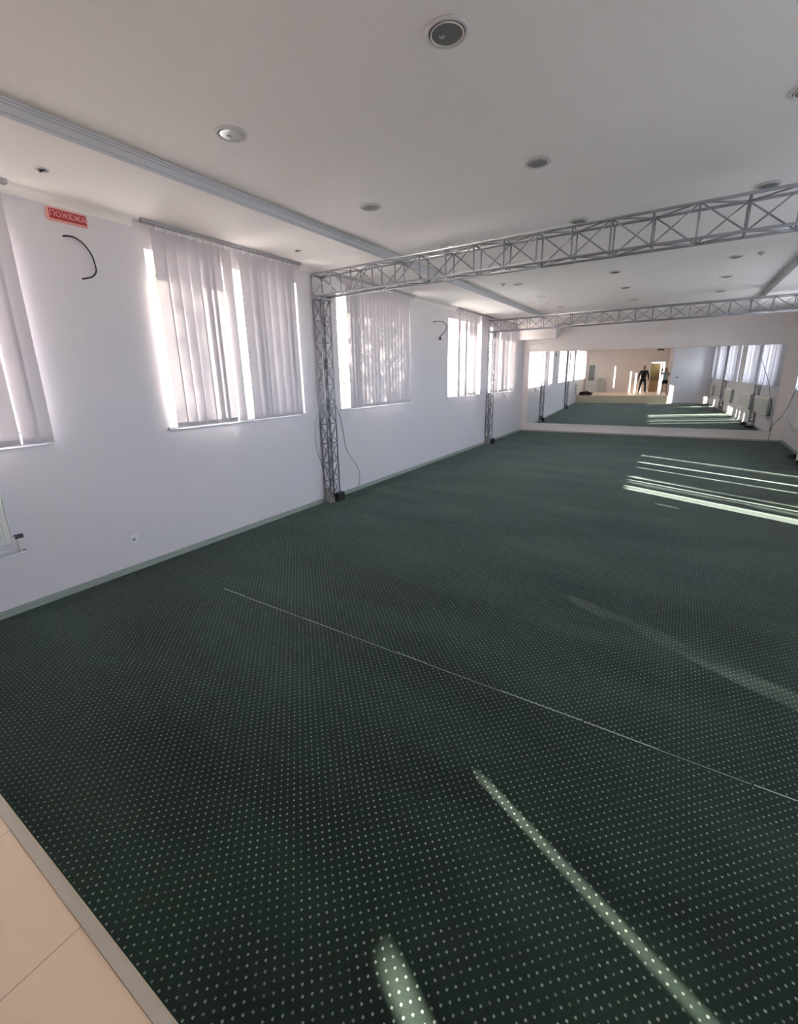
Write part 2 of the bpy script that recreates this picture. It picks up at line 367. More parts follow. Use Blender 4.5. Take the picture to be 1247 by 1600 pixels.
# ------------------------------------------------------------------ vertical blinds
def vane_mesh(w, h):
    bm = B(); n = 6
    pts = [(-w/2 + w*i/n, .0022*math.sin(PI*i/n)) for i in range(n+1)]
    zs = [0, -h+.055, -h+.055, -h]; 
    g = [[bm.verts.new((d, y, z)) for y, d in pts] for z in (0, -h*.5, -h+.05, -h)]
    for A, Bb in zip(g, g[1:]):
        for i in range(n): bm.faces.new((A[i], A[i+1], Bb[i+1], Bb[i]))
    # doubled hem at the foot with the weight in it
    g = [[bm.verts.new((d+.003, y*.97, z)) for y, d in pts] for z in (-h+.052, -h)]
    for i in range(n): bm.faces.new((g[0][i], g[0][i+1], g[1][i+1], g[1][i]))
    g = [[bm.verts.new((d-.003, y*.97, z)) for y, d in pts] for z in (-h+.052, -h)]
    for i in range(n): bm.faces.new((g[0][i], g[0][i+1], g[1][i+1], g[1][i]))
    me = bpy.data.meshes.new('vane'); bm.to_mesh(me); bm.free(); me.materials.append(VANE)
    for p in me.polygons: p.use_smooth = True
    return me
VH = 1.905
VM = {}
bm = B(); box(bm, (-.006, -.014, -.008), (.006, .014, .022)); bar(bm, (0, 0, .02), (0, 0, .058), .003, 6)
CARR = bpy.data.meshes.new('carrier'); bm.to_mesh(CARR); bm.free(); CARR.materials.append(PVC)
bm = B(); tube(bm, [(.006, -.05, .012), (.008, -.02, .006), (.008, .02, .006), (.006, .05, .012)], .0012, 3, 5)
CHAIN = bpy.data.meshes.new('bead_chain'); bm.to_mesh(CHAIN); bm.free(); CHAIN.materials.append(PVC)
def blind(side, a, b, vanes, label, ztop=3.36, zbot=1.425, chain=None):
    s = 1 if side == 'L' else -1; xw = XL if side == 'L' else XR
    r = thing('vertical_blind', label, 'blind', (xw + s*.066, (a+b)/2, ZC), 'white vertical blinds over the windows'); y0 = (a+b)/2
    bm = B(); h = (b-a)/2
    box(bm, (-.022, -h, -.012), (.022, h, 0)); box(bm, (-.022, -h, -.034), (-.014, h, -.012)); box(bm, (.014, -h, -.034), (.022, h, -.012)); 
    obj('headrail', bm, ALU, r)
    for (yc, wd, ang) in vanes:
        key = round(wd, 3)
        if key not in VM: VM[key] = vane_mesh(wd, ztop-zbot)
        o = bpy.data.objects.new('vane', VM[key]); C.objects.link(o); o.parent = r
        o.location = (random.uniform(-.004, .004), yc - y0, ztop-ZC); o.rotation_euler = (random.uniform(-.002, .002), random.uniform(-.003, .003), ang*s)
        c = bpy.data.objects.new('carrier', CARR); C.objects.link(c); c.parent = o
        c = bpy.data.objects.new('bead_chain', CHAIN); C.objects.link(c); c.parent = o; c.location = (0, 0, zbot-ztop)
    return r
def E2(lst, ang=.0):       # edges -> vanes  (y0, y1)
    out = []
    for e in lst:
        y0, y1 = e[:2]; w_ = y1-y0; a_ = e[2] if len(e) > 2 else ang
        wd = max(w_, .127) if a_ else w_
        if a_: wd = .127; a_ = math.copysign(math.acos(min(1, w_/.127)), a_)
        out.append(((y0+y1)/2, round(wd, 3), a_))
    return out
def rowv(a, b, gaps=(), jitter=.2):
    out = []; y = a; st = .112; k = 0
    while y < b-.03:
        y1 = min(y+.127, b)
        if not any(g0 < (y+y1)/2 < g1 for g0, g1 in gaps): out.append(((y+y1)/2, .127, random.uniform(.06, jitter)))
        y += st
    return out
def openrow(a, b):
    out = []; y = a+.05; k = 0
    while y < b-.04:
        if k % 7 not in (2, 5): out.append((y, .127, 1.05 + .25*math.sin(k*1.7)))
        y += .112; k += 1
    return out
random.seed(11)
def SH(starts, w_=.127, ang=-.13):
    # shingled vanes: each one's far edge lies in front of the next one
    out = []
    for y in starts:
        if isinstance(y, tuple): out.append(((y[0]+y[1])/2, round(y[1]-y[0], 3), y[2] if len(y) > 2 else ang))
        else: out.append((y-w_/2, w_, ang))
    return out
W1V = SH([2.877, 2.994, 3.114, (3.119, 3.246), 3.358, 3.43, 3.520, (3.549, 3.669), (3.788, 3.915), 4.034, 4.10, 4.200, (4.207, 4.334), (4.350, 4.477), 4.577, 4.65])
blind('L', 2.67, 4.80, W1V, 'white vertical blind right of the red fire sign, half sunlit with two open slits')
W0V = SH([-.32+.112*i for i in range(14)] + [1.25, 1.372, (1.385, 1.512), 1.605])
blind('L', -.55, 1.66, W0V, 'white vertical blind cut by the left edge of the photo, above the radiator')
W2V = SH([5.887, 5.97, 6.04, 6.10, 6.20, 6.30, 6.41, 6.52, 6.63, 6.73, 6.84, 6.95, 7.06, 7.16, 7.26, 7.37, 7.47, 7.57, 7.665])
blind('L', 5.62, 7.92, W2V, 'white vertical blind just behind the front truss column, dappled by tree shadow')
W3V = SH([10.025, (10.085, 10.125), (10.175, 10.215), (10.30, 10.427), (10.47, 10.51), (10.545, 10.605), (10.625, 10.745), (10.80, 10.927), 11.03, (11.17, 11.297, .9), 11.447, 11.56, 11.67, 11.78])
blind('L', 9.94, 12.02, W3V, 'white vertical blind in front of the far truss column, with wide bright gaps')
W4V = SH([12.267, 12.38, 12.49, 12.59, 12.69, 12.902, 13.02, 13.13, 13.24, 13.35, 13.46, 13.545, (13.56, 13.655), (13.69, 13.817), 13.93, 14.04, 14.15, 14.26, 14.37])
blind('L', 12.12, 14.48, W4V, 'white vertical blind nearest the mirror wall, past the far truss column')
WMV = SH([-3.28, -3.17, -3.06, -2.95] + [(-2.925+.155*i, -2.798+.155*i) for i in range(6)] + [-1.90+.112*i for i in range(6)])
blind('L', -3.45, -1.15, WMV, 'white vertical blind behind the camera seen at far left in the mirror')
for (a, b), nm in zip(WR, ('beside the near wall', 'second from the near wall', 'just past front truss column', 'before the far truss column', 'nearest the mirror')):
    gp = [(a+.5, a+.56), (b-.3, b-.12)]
    blind('R', a-.04, b+.06, openrow(a+.02, b), 'open vertical blind on the right wall in the mirror, ' + nm)

# ------------------------------------------------------------------ trusses
def truss(y0, y1, label, zt=3.335, zb=3.052):
    r = thing('lighting_truss', label, 'truss', (0, y0, 0), 'steel lattice trusses spanning the room'); d = y1-y0
    xa, xb = XL+.012, XR-.012
    bm = B()
    for yy in (0, d):
        for zz in (zt, zb): bar(bm, (xa, yy, zz), (xb, yy, zz), .0135, 10)
    beam = obj('beam', bm, GALV, r, smooth=True)
    bm = B(); n = 20; st = .3515; x = xa; k = 0; rr = .0075; nodes = [xa + .3515*i for i in range(n+1)]
    nodes[-1] = xb
    for i, x in enumerate(nodes):
        for yy in (0, d): bar(bm, (x, yy, zt), (x, yy, zb), .009)
        bar(bm, (x, 0, zt), (x, d, zt), rr); bar(bm, (x, 0, zb), (x, d, zb), rr)
        if i < n:
            x2 = nodes[i+1]; f = i % 2
            bar(bm, (x, 0, zt if f else zb), (x2, 0, zb if f else zt), rr); bar(bm, (x, d, zb if f else zt), (x2, d, zt if f else zb), rr)
            bar(bm, (x, 0 if f else d, zt), (x2, d if f else 0, zt), rr); bar(bm, (x, d if f else 0, zb), (x2, 0 if f else d, zb), rr)
    obj('bracing', bm, GALV, beam, smooth=True)
    for sgn, xw in ((1, XL), (-1, XR)):
        x0 = xw + sgn*.016; x1 = xw + sgn*.138
        bm = B()
        for xx in (x0, x1):
            for yy in (0, d): bar(bm, (xx, yy, .02), (xx, yy, 3.0), .0105, 8)
        col = obj('column', bm, GALV, r, smooth=True)
        bm = B(); z = .04; k = 0
        while z < 2.9:
            z2 = z+.298
            for p, q in (((x0, 0), (x1, 0)), ((x1, 0), (x1, d)), ((x1, d), (x0, d)), ((x0, d), (x0, 0))):
                bar(bm, (*p, z), (*q, z), .006)
                if k % 2: p, q = q, p
                bar(bm, (*p, z), (*q, z2), .0062); 
                if p[0] == q[0] : bar(bm, (*q, z), (*p, z2), .0062)
            z = z2; k += 1
        obj('bracing', bm, GALV, col, smooth=True)
        bm = B(); box(bm, (min(x0, x1)-.005, -.02, .0), (max(x0, x1)+.01, d+.005, .035)); 
        for yy in (0, d):
            for xx in (x0, x1): box(bm, (xx-.016, yy-.016, .03), (xx+.016, yy+.016, .11))
        # sheet closing the foot of the side that faces the camera
        box(bm, (min(x0, x1), -.012, .0), (max(x0, x1), -.006, .22))
        obj('base_plate', bm, PLATE, r)
        bm = B(); box(bm, (min(x0, x1)-.0, -.03, 3.0), (max(x0, x1)+.05*max(sgn, 0), d+.03, 3.012)); 
        for yy in (-.02, d+.02):
            for xx in (x0+.01*sgn, x1): bar(bm, (xx, yy, 2.975), (xx, yy, 3.05), .006)
        box(bm, (min(x0, x1), 0, 3.03), (max(x0, x1), d, 3.042))
        obj('corner_bracket', bm, GALV, r)
    return r
T1 = truss(5.06, 5.28, 'grey steel truss portal nearest the camera, reaching across the whole ceiling')
T2 = truss(11.93, 12.15, 'smaller looking grey steel truss portal farther back, close to the mirror wall')
# black weights at the foot of the left columns
for y, lb in ((5.17, 'small black block at the foot of the front truss column'), (12.04, 'small black block at the foot of the far truss column')):
    bm = B(); box(bm, (-4.49, y-.03, 0), (-4.42, y+.14, .13)); box(bm, (-4.48, y-.02, .13), (-4.43, y+.13, .142))
    tag(obj('black_block', bm, BLACK, bevel=.006), lb, 'block', 'black blocks by the truss feet')

# ------------------------------------------------------------------ cables
def cable(name, pts, r, mt, label, cat='cable', group=None, k=8):
    bm = B(); tube(bm, pts, r, k); o = obj(name, bm, mt, smooth=True); tag(o, label, cat, group); return o
cable('hanging_cable', [(-4.47, 4.93, .10), (-4.46, 4.912, .353), (-4.47, 4.859, .663), (-4.48, 4.792, .881), (-4.48, 4.77, 1.098), (-4.47, 4.801, 1.329), (-4.46, 4.882, 1.461), (-4.46, 5.002, 1.529), (-4.46, 5.156, 1.535), (-4.52, 5.30, 1.52), (-4.60, 5.435, 1.456), (-4.61, 5.538, 1.257), (-4.61, 5.581, 1.032), (-4.61, 5.626, .801), (-4.61, 5.72, .637), (-4.61, 5.864, .489), (-4.61, 5.965, .299), (-4.60, 5.929, .105), (-4.60, 5.855, .02)], .0045, GCABLE, 'thin grey cable looping around the front truss column down to the skirting')
cable('wall_wire', [(-4.633, 2.005, 3.133), (-4.615, 2.035, 3.138), (-4.60, 2.077, 3.135), (-4.60, 2.132, 3.109), (-4.60, 2.172, 3.062), (-4.60, 2.199, 3.006), (-4.60, 2.209, 2.945), (-4.60, 2.209, 2.888), (-4.60, 2.168, 2.837), (-4.60, 2.083, 2.805)], .0065, BLACK, 'black bent wire sticking out of the wall below the red fire sign', 'wire')
cable('wall_wire', [(-4.633, 8.76, 3.02), (-4.60, 8.789, 3.039), (-4.60, 9.127, 3.069), (-4.60, 9.335, 2.999), (-4.60, 9.278, 2.869), (-4.60, 9.016, 2.74)], .009, GCABLE, 'grey curled wire on the wall between the second and third visible blinds', 'wire')
bm = B(); lathe(bm, [(0, .03), (.018, .03), (.022, 0), (.03, -.03), (0, -.03)], n=12); o = obj('wire_end_socket', bm, CABLE, loc=(-4.59, 9.01, 2.71)); tag(o, 'small dark lamp holder at the end of the curled grey wire', 'lamp holder')
cable('truss_cable', [(-2.60, 5.17, 3.028), (-2.41, 5.18, 3.036), (-2.237, 5.18, 3.036), (-2.151, 5.2, 3.03), (-2.014, 5.2, 3.036), (-1.868, 5.2, 3.038), (-1.70, 5.2, 3.036), (-1.45, 5.2, 3.03)], .0075, WCABLE, 'white cable lying along the lower chords of the front truss', group='white cables on the front truss')
cable('truss_cable', [(-2.70, 5.1, 3.325), (-2.50, 5.14, 3.318), (-2.38, 5.12, 3.325), (-2.172, 5.1, 3.355), (-2.1, 5.1, 3.355)], .009, WCABLE, 'white cable tied along the upper chords of the front truss', group='white cables on the front truss')
cable('truss_cable', [(-2.0, 5.06, 3.355), (-1.8, 5.12, 3.34), (-1.72, 5.2, 3.352), (-1.6, 5.26, 3.355), (-1.35, 5.27, 3.36)], .007, WCABLE, 'short white cable twisted round the upper chord right of the bright downlight', group='white cables on the front truss')
cable('hanging_cable', [(2.315, 12.16, 2.3), (2.30, 13.0, 1.95), (2.30, 13.87, 1.537), (2.30, 14.25, 1.24), (2.30, 14.70, .932), (2.28, 15.2, .66), (2.22, 15.45, .48), (2.20, 15.50, .32), (2.19, 15.50, .18), (2.19, 15.50, .02)], .0065, CABLE, 'dark cable sagging diagonally to the floor in the far right corner')
cable('hanging_cable', [(2.455, 15.0, .60), (2.452, 14.7, .53), (2.452, 14.2, .50), (2.452, 13.6, .52), (2.452, 13.0, .50)], .005, GCABLE, 'thin grey cable curving low along the right wall near the far corner')
def coil(loc, rad, n, r, mt, label, seed, cat='cable', group=None):
    random.seed(seed); pts = []
    for i in range(n*8):
        a = i*PI/4; q = rad*(.7+.3*random.random())
        pts.append((q*math.cos(a), .8*q*math.sin(a), r + .02*abs(math.sin(i*.7)) + .0025*i + random.random()*.03))
    bm = B(); tube(bm, pts, r, 3, 6); o = obj('coiled_cable', bm, mt, loc=loc, smooth=True); tag(o, label, cat, group)
coil((2.27, 12.52, 0), .13, 4, .013, BLACK, 'black coiled cable on the carpet at the right edge, by the far truss foot', 5)
coil((2.25, 11.7, 0), .12, 4, .012, BLACK, 'black coiled cable at the far right truss foot, seen in the mirror', 8)
coil((1.95, 3.6, 0), .22, 3, .012, WCABLE, 'white tangled cable on the carpet by the front truss foot, seen in the mirror', 9)
bm = B(); box(bm, (2.26, 12.2, 0), (2.40, 12.34, .17)); box(bm, (2.28, 12.22, .17), (2.38, 12.32, .20)); tag(obj('white_box', bm, PVC, bevel=.01), 'small white box on the floor beside the coiled black cable', 'box')

# ------------------------------------------------------------------ mirror
def mirror():
    r = thing('wall_mirror', 'wide frameless mirror covering most of the far wall, reflecting the room', 'mirror', (-1.1, 15.44, .28))
    x0, x1 = -4.44, 2.20
    def yy(x, z): return 15.32 + (x-XL)*SL - .003*(z-1.4)
    def P_(x, z, o=0): return (x+1.1, yy(x, z)-15.44+o, z-.28)
    bm = B(); f = [P_(x0, .285), P_(x1, .285), P_(x1, 2.555), P_(x0, 2.63)]; b = [P_(x0, .285, .006), P_(x1, .285, .006), P_(x1, 2.555, .006), P_(x0, 2.63, .006)]
    F = [bm.verts.new(p) for p in f]; K = [bm.verts.new(p) for p in b]
    bm.faces.new(F); bm.faces.new(K[::-1])
    for i in range(4): bm.faces.new((F[i], K[i], K[(i+1) % 4], F[(i+1) % 4]))
    obj('glass_sheet', bm, MIRROR, r)
    bm = B()
    prism(bm, [(x0-.01+1.1, yy(x0, .28)-15.44-.022), (x1+.01+1.1, yy(x1, .28)-15.44-.022), (x1+.01+1.1, yy(x1, .28)-15.44+.03), (x0-.01+1.1, yy(x0, .28)-15.44+.03)], -.022, .006)
    obj('bottom_ledge', bm, PVC, r)
    return r
mirror()

# ------------------------------------------------------------------ ceiling lights
def downlight():
    r = thing('downlight', '', 'ceiling light', (0, 0, ZT), 'round recessed downlights in the raised ceiling')
    bm = B(); lathe(bm, [(.086, -.004), (.0875, -.009), (.092, -.0115), (.101, -.009), (.107, -.004), (.108, 0), (.086, 0), (.086, -.004)]); obj('outer_ring', bm, LAMPW, r, smooth=True)
    bm = B(); lathe(bm, [(.0875, -.002), (.0, -.002)]); obj('gap_ring', bm, LAMPD, r)
    bm = B(); lathe(bm, [(.074, -.006), (.0755, -.012), (.079, -.0135), (.0815, -.012), (.082, -.006), (.074, -.006)]); obj('gimbal_ring', bm, LAMPW, r, smooth=True)
    bm = B()
    for i in range(3):
        a = i*2*PI/3+.6; box(bm, (.084*math.cos(a)-.005, .084*math.sin(a)-.005, -.008), (.084*math.cos(a)+.005, .084*math.sin(a)+.005, -.003))
    obj('spring_clip', bm, LAMPW, r)
    g = B(); lathe(g, [(.0745, -.0085), (.045, -.0078), (.02, -.0075), (0, -.0075)]); gl = obj('glass_lens', g, LAMPG, r, smooth=True)
    bm = B(); lathe(bm, [(0, -.0115), (.010, -.011), (.015, -.009), (.015, -.0075)], cx=-.028, n=16); obj('bulb_tip', bm, LAMPR, gl, smooth=True)
    return r
XS = {-2.77: 'row nearest the left windows', -1.165: 'middle row', .435: 'right hand row'}
YSL = {2.34: 'nearest one', 3.94: 'second nearest', 5.58: 'third, just past front truss', 7.1: 'fourth, hidden by the truss', 8.57: 'fourth, beyond front truss', 10.2: 'fifth, beyond front truss', 11.95: 'last, by far truss'}
dl0 = downlight(); first = True
for x in XS:
    for y in YSL:
        if y == 7.1: continue
        lb = 'round ceiling downlight, %s, %s' % (XS[x], YSL[y])
        if first: dl0.location = (x, y, ZT); dl0['label'] = lb; first = False
        else: dup(dl0, (x, y, ZT), lb)
def smallspot():
    r = thing('spotlight', '', 'ceiling light', (0, 0, ZC), 'small spotlights in the low ceiling by the left windows')
    bm = B(); lathe(bm, [(.028, -.003), (.03, -.009), (.042, -.007), (.045, 0), (.028, 0)], n=28); obj('outer_ring', bm, LAMPW, r, smooth=True)
    bm = B(); lathe(bm, [(.029, -.003), (.018, -.0035), (0, -.0035)], n=24); obj('glass_lens', bm, LAMPR, r, smooth=True)
    bm = B(); box(bm, (-.035, -.006, -.013), (-.012, .006, -.005)); box(bm, (.012, -.006, -.013), (.035, .006, -.005)); obj('spring_clip', bm, LAMPD, r)
    return r
s0 = smallspot(); s0.location = (-4.14, 1.74, ZC); s0['label'] = 'small white ceiling spotlight above the red fire sign'
dup(s0, (-4.16, 4.345, ZC), 'small ceiling spotlight at the right end of the nearest full blind')
for p, lb in (((-2.98, 8.35, ZT), 'small white smoke detector beside the left row of downlights past the front truss'), ((.72, 8.5, ZT), 'small white smoke detector beside the right row of downlights past the front truss')):
    bm = B(); lathe(bm, [(.045, 0), (.045, -.012), (.034, -.022), (.018, -.026), (.016, -.04), (0, -.042)], n=24)
    tag(obj('smoke_detector', bm, GREYP, loc=p, smooth=True), lb, 'smoke detector', 'smoke detectors')

# ------------------------------------------------------------------ things on the walls
sg = thing('fire_sign', 'red sign with pale border lettered in Cyrillic, high on the left wall', 'sign', (XL, 2.065, 3.287))
bm = B(); box(bm, (.0, -.150, -.05), (.022, .150, .05)); obj('border', bm, PINK, sg, bevel=.003)
bm = B(); box(bm, (.02, -.138, -.036), (.025, .138, .038)); obj('face', bm, RED, sg)
cu = bpy.data.curves.new('letters', 'FONT'); cu.body = '\u041f\u041e\u0416\u0415\u0416\u0410'; cu.size = .058; cu.align_x = 'CENTER'; cu.align_y = 'CENTER'; cu.extrude = .0015
to = bpy.data.objects.new('tmp', cu); C.objects.link(to); bpy.context.view_layer.update()
me = bpy.data.meshes.new_from_object(to.evaluated_get(bpy.context.evaluated_depsgraph_get())); bpy.data.objects.remove(to)
me.materials.clear(); me.materials.append(SIGNW)
lt = bpy.data.objects.new('letters', me); C.objects.link(lt); lt.parent = sg; lt.location = (.0265, 0, .001); lt.rotation_euler = (PI/2, 0, PI/2)
def outlet(name, loc, label, s=1, axis='x'):
    r = thing(name, label, 'socket', loc)
    bm = B(); box(bm, (0, -.041, -.041), (.011*s, .041, .041)) if s > 0 else box(bm, (.011*s, -.041, -.041), (0, .041, .041)); obj('cover_plate', bm, PVC, r, bevel=.004)
    bm = B(); lathe(bm, [(.021, 0), (.019, .003), (0, .003)], n=24); bmesh.ops.rotate(bm, cent=(0, 0, 0), matrix=Matrix.Rotation(PI/2*s, 3, 'Y'), verts=bm.verts[:]); obj('insert', bm, GREYP, r, loc=(.0112*s, 0, 0))
    bm = B()
    for yy in (-.0095, .0095): box(bm, (-.001, yy-.003, -.003), (.001, yy+.003, .003))
    obj('pin_hole', bm, BLACK, r, loc=(.0148*s, 0, 0)); return r
outlet('wall_socket', (XL, 2.124, .335), 'white square power socket low on the left wall')
outlet('wall_socket', (XL, 14.58, .30), 'white power socket low on the left wall near the mirror')
bm = B(); box(bm, (0, -.045, -.03), (.02, .045, .05)); bar(bm, (.01, 0, .02), (.06, 0, -.02), .012); bar(bm, (.06, 0, -.02), (.07, 0, -.09), .02)
tag(obj('wall_hook', bm, ALU, loc=(XL, 13.3, 1.33)), 'small metal wall bracket under the blind nearest the mirror', 'bracket')
def radiator(loc, L_, side, label, H_=.52):
    s = 1 if side == 'L' else -1; r = thing('radiator', label, 'radiator', loc, 'white panel radiators under the windows')
    def bx(bm, x0, x1, y0, y1, z0, z1): box(bm, (min(s*x0, s*x1), y0, z0), (max(s*x0, s*x1), y1, z1))
    bm = B(); bx(bm, .035, .05, 0, L_, 0, H_); bx(bm, .085, .10, 0, L_, 0, H_)
    y = .03
    while y < L_-.03: bx(bm, .098, .106, y, y+.018, .03, H_-.03); y += .034
    obj('panel', bm, RAD, r, bevel=.003)
    bm = B(); bx(bm, .03, .105, .0, L_, H_, H_+.008); y = .02
    obj('top_grille', bm, RAD, r)
    bm = B(); bx(bm, .03, .105, L_, L_+.006, 0.0, H_); bx(bm, .03, .105, -.006, 0, 0, H_); obj('side_cover', bm, GREYP if side == 'R' else RAD, r)
    bm = B(); bx(bm, .05, .085, .02, L_-.02, .03, H_-.02); obj('convector', bm, GREYP, r)
    bm = B(); bar(bm, (s*.065, L_, .035), (s*.065, L_+.05, .035), .011); bar(bm, (s*.065, L_+.045, .04), (s*.065, L_+.045, -.10), .008); obj('pipe', bm, RAD, r)
    bm = B(); bar(bm, (s*.065, L_+.03, .035), (s*.065, L_+.085, .035), .019, 12); obj('valve_knob', bm, CABLE, r)
    bm = B(); bx(bm, 0, .04, .15, .18, .08, H_-.08); bx(bm, 0, .04, L_-.18, L_-.15, .08, H_-.08); obj('wall_bracket', bm, RAD, r)
    return r
radiator((XL, -.25, .645), 1.40, 'L', 'white panel radiator at the left edge of the photo under the cut blind')
for i, ((a, b), nm) in enumerate(zip(WR, ('nearest the near wall', 'between the near wall and front truss', 'just past the front truss column', 'just before the far truss column', 'nearest the mirror'))):
    radiator((XR, a+.15, .55), min(1.7, b-a-.3), 'R', 'white radiator on the right wall in the mirror, ' + nm)
bm = B(); bar(bm, (XL+.045, -1.2, .53), (XL+.045, 1.24, .53), .011); bar(bm, (XL+.045, -1.2, .575), (XL+.045, 1.20, .575), .009); bar(bm, (XL, 1.24, .53), (XL+.045, 1.24, .53), .011)
tag(obj('heating_pipe', bm, PVC, smooth=True), 'pair of thin white heating pipes low on the left wall below the radiator', 'pipe')
bm = B(); bar(bm, (XR-.03, .4, .48), (XR-.03, 14.3, .48), .012); tag(obj('heating_pipe', bm, PVC, smooth=True), 'long white heating pipe along the right wall in the mirror', 'pipe')
bm = B(); box(bm, (.72, YS, 1.45), (.80, YS+.012, 1.53)); box(bm, (.735, YS+.012, 1.465), (.785, YS+.018, 1.515)); tag(obj('light_switch', bm, CABLE, bevel=.003), 'dark light switch on the bluish near wall seen in the mirror', 'switch')

# ------------------------------------------------------------------ behind the camera (seen in the mirror)
bm = B(); t = .07
box(bm, (DX0-t, YB-.02, ZP), (DX0+.01, YB+.02, DZ+t)); box(bm, (DX1-.01, YB-.02, ZP), (DX1+t, YB+.02, DZ+t)); box(bm, (DX0+.01, YB-.02, DZ-.01), (DX1-.01, YB+.02, DZ+t))
box(bm, (DX0, YB-.3, ZP), (DX0+.03, YB-.02, DZ)); box(bm, (DX1-.03, YB-.3, ZP), (DX1, YB-.02, DZ))
struct('trim_7', bm, PVC)
d = bpy.data.objects.new('door_1', None); C.objects.link(d); d['kind'] = 'structure'; d.location = (DX1-.03, YB-.28, ZP)
bm = B(); box(bm, (-.14, -.84, .01), (-.10, 0, 1.97)); box(bm, (-.145, -.7, .2), (-.095, -.14, .9)); box(bm, (-.145, -.7, 1.05), (-.095, -.14, 1.85)); obj('door_leaf', bm, PVC, d)
bm = B(); bar(bm, (-.10, -.76, 1.0), (-.2, -.76, 1.0), .009); bar(bm, (-.2, -.76, 1.0), (-.2, -.64, 1.0), .009); obj('door_handle', bm, ALU, d)
cu_ = B(); n = 60; g0 = []
for zz in (2.35, 1.15):
    g0.append([cu_.verts.new((-.62 + .66*i/n, -5.2 + .03*math.sin(i*.95), zz)) for i in range(n+1)])
for i in range(n): cu_.faces.new((g0[0][i], g0[0][i+1], g0[1][i+1], g0[1][i]))
o = obj('curtain', cu_, OLIVE, smooth=True); sm = o.modifiers.new('t', 'SOLIDIFY'); sm.thickness = .004; tag(o, 'olive striped curtain seen through the doorway in the mirror', 'curtain')
bm = B(); bar(bm, (-.8, -5.2, 2.36), (1.0, -5.2, 2.36), .014); bar(bm, (-.8, -5.2, 2.36), (-.8, -7.0, 2.36), .01); bar(bm, (1.0, -5.2, 2.36), (1.0, -7.0, 2.36), .01); tag(obj('curtain_rail', bm, ALU), 'metal rail holding the olive curtain behind the doorway', 'rail')
cb = thing('cabinet', 'low brown wooden cabinet below the olive curtain behind the doorway', 'cabinet', (-.3, -5.0, ZP))
bm = B(); box(bm, (-.35, -.17, .06), (.32, .17, .74)); box(bm, (-.37, -.19, .74), (.34, .19, .77)); box(bm, (-.33, -.15, 0), (.30, .15, .06)); obj('body', bm, BROWN, cb, bevel=.004)
for x in (-.33, .0): 
    bm = B(); box(bm, (x, .17, .09), (x+.30, .185, .71)); dd = obj('door', bm, BROWN, cb, bevel=.003); bm = B(); bar(bm, (x+.15, .185, .45), (x+.15, .21, .45), .01); obj('knob', bm, ALU, dd)
bm = B(); box(bm, (-.30, YB, 3.17), (.09, YB+.03, 3.25)); tag(obj('wall_plate', bm, CABLE), 'small dark plate high on the back wall above the doorway', 'plate')
# white door with frosted pane
d = bpy.data.objects.new('door_2', None); C.objects.link(d); d['kind'] = 'structure'; d.location = (-4.22, YB, ZP)
bm = B(); box(bm, (-.40, 0, 0), (-.34, .05, 2.08)); box(bm, (.34, 0, 0), (.40, .05, 2.08)); box(bm, (-.34, 0, 2.02), (.34, .05, 2.08)); obj('door_frame', bm, PVC, d, bevel=.003)
bm = B(); box(bm, (-.33, .0, .01), (.33, .035, .83)); box(bm, (-.33, 0, 1.90), (.33, .035, 2.01)); box(bm, (-.33, 0, .83), (-.2, .035, 1.90)); box(bm, (.2, 0, .83), (.33, .035, 1.90)); obj('door_leaf', bm, PVC, d, bevel=.003)
bm = B(); box(bm, (-.2, .005, .83), (.2, .02, 1.90)); obj('door_pane', bm, FROST, d)
bm = B(); bar(bm, (.27, .035, .95), (.27, .08, .95), .009); bar(bm, (.27, .08, .95), (.17, .08, .95), .009); obj('door_handle', bm, ALU, d)
pl = thing('folding_screen', 'pale grey upright panel beside the white door in the mirror', 'panel', (-3.55, YB+.2, ZP))
bm = B(); box(bm, (-.20, -.015, .06), (.20, .015, .98)); obj('panel', bm, GREYP, pl, bevel=.004)
for x in (-.21, .21):
    bm = B(); bar(bm, (x, 0, 0.0), (x, 0, 1.0), .014); bar(bm, (x, -.16, .014), (x, .16, .014), .013); obj('post', bm, PVC, pl)
# dark bag lying on the platform at the left wall
bg_ = thing('bag', 'dark soft bag lying on the platform by the left wall, seen in the mirror', 'bag', (-4.12, -.25, ZP))
bm = B(); bmesh.ops.create_uvsphere(bm, u_segments=28, v_segments=18, radius=1)
for v in bm.verts:
    c = v.co; nx = math.copysign(abs(c.x)**.75, c.x); ny = math.copysign(abs(c.y)**.8, c.y)
    z = max(c.z, -.55); v.co = (nx*.40 + .04*math.sin(7*c.z), ny*.17, (z+.55)*.145 + .02*math.sin(9*c.x+3*c.y))
obj('body', bm, mat('dark_canvas', (.03, .02, .018), .9), bg_, smooth=True)
for yy in (-.07, .07):
    bm = B(); tube(bm, [(-.15, yy, .19), (-.1, yy*1.3, .25), (0, yy*1.4, .27), (.1, yy*1.3, .25), (.15, yy, .19)], .011); obj('handle', bm, BLACK, bg_, smooth=True)

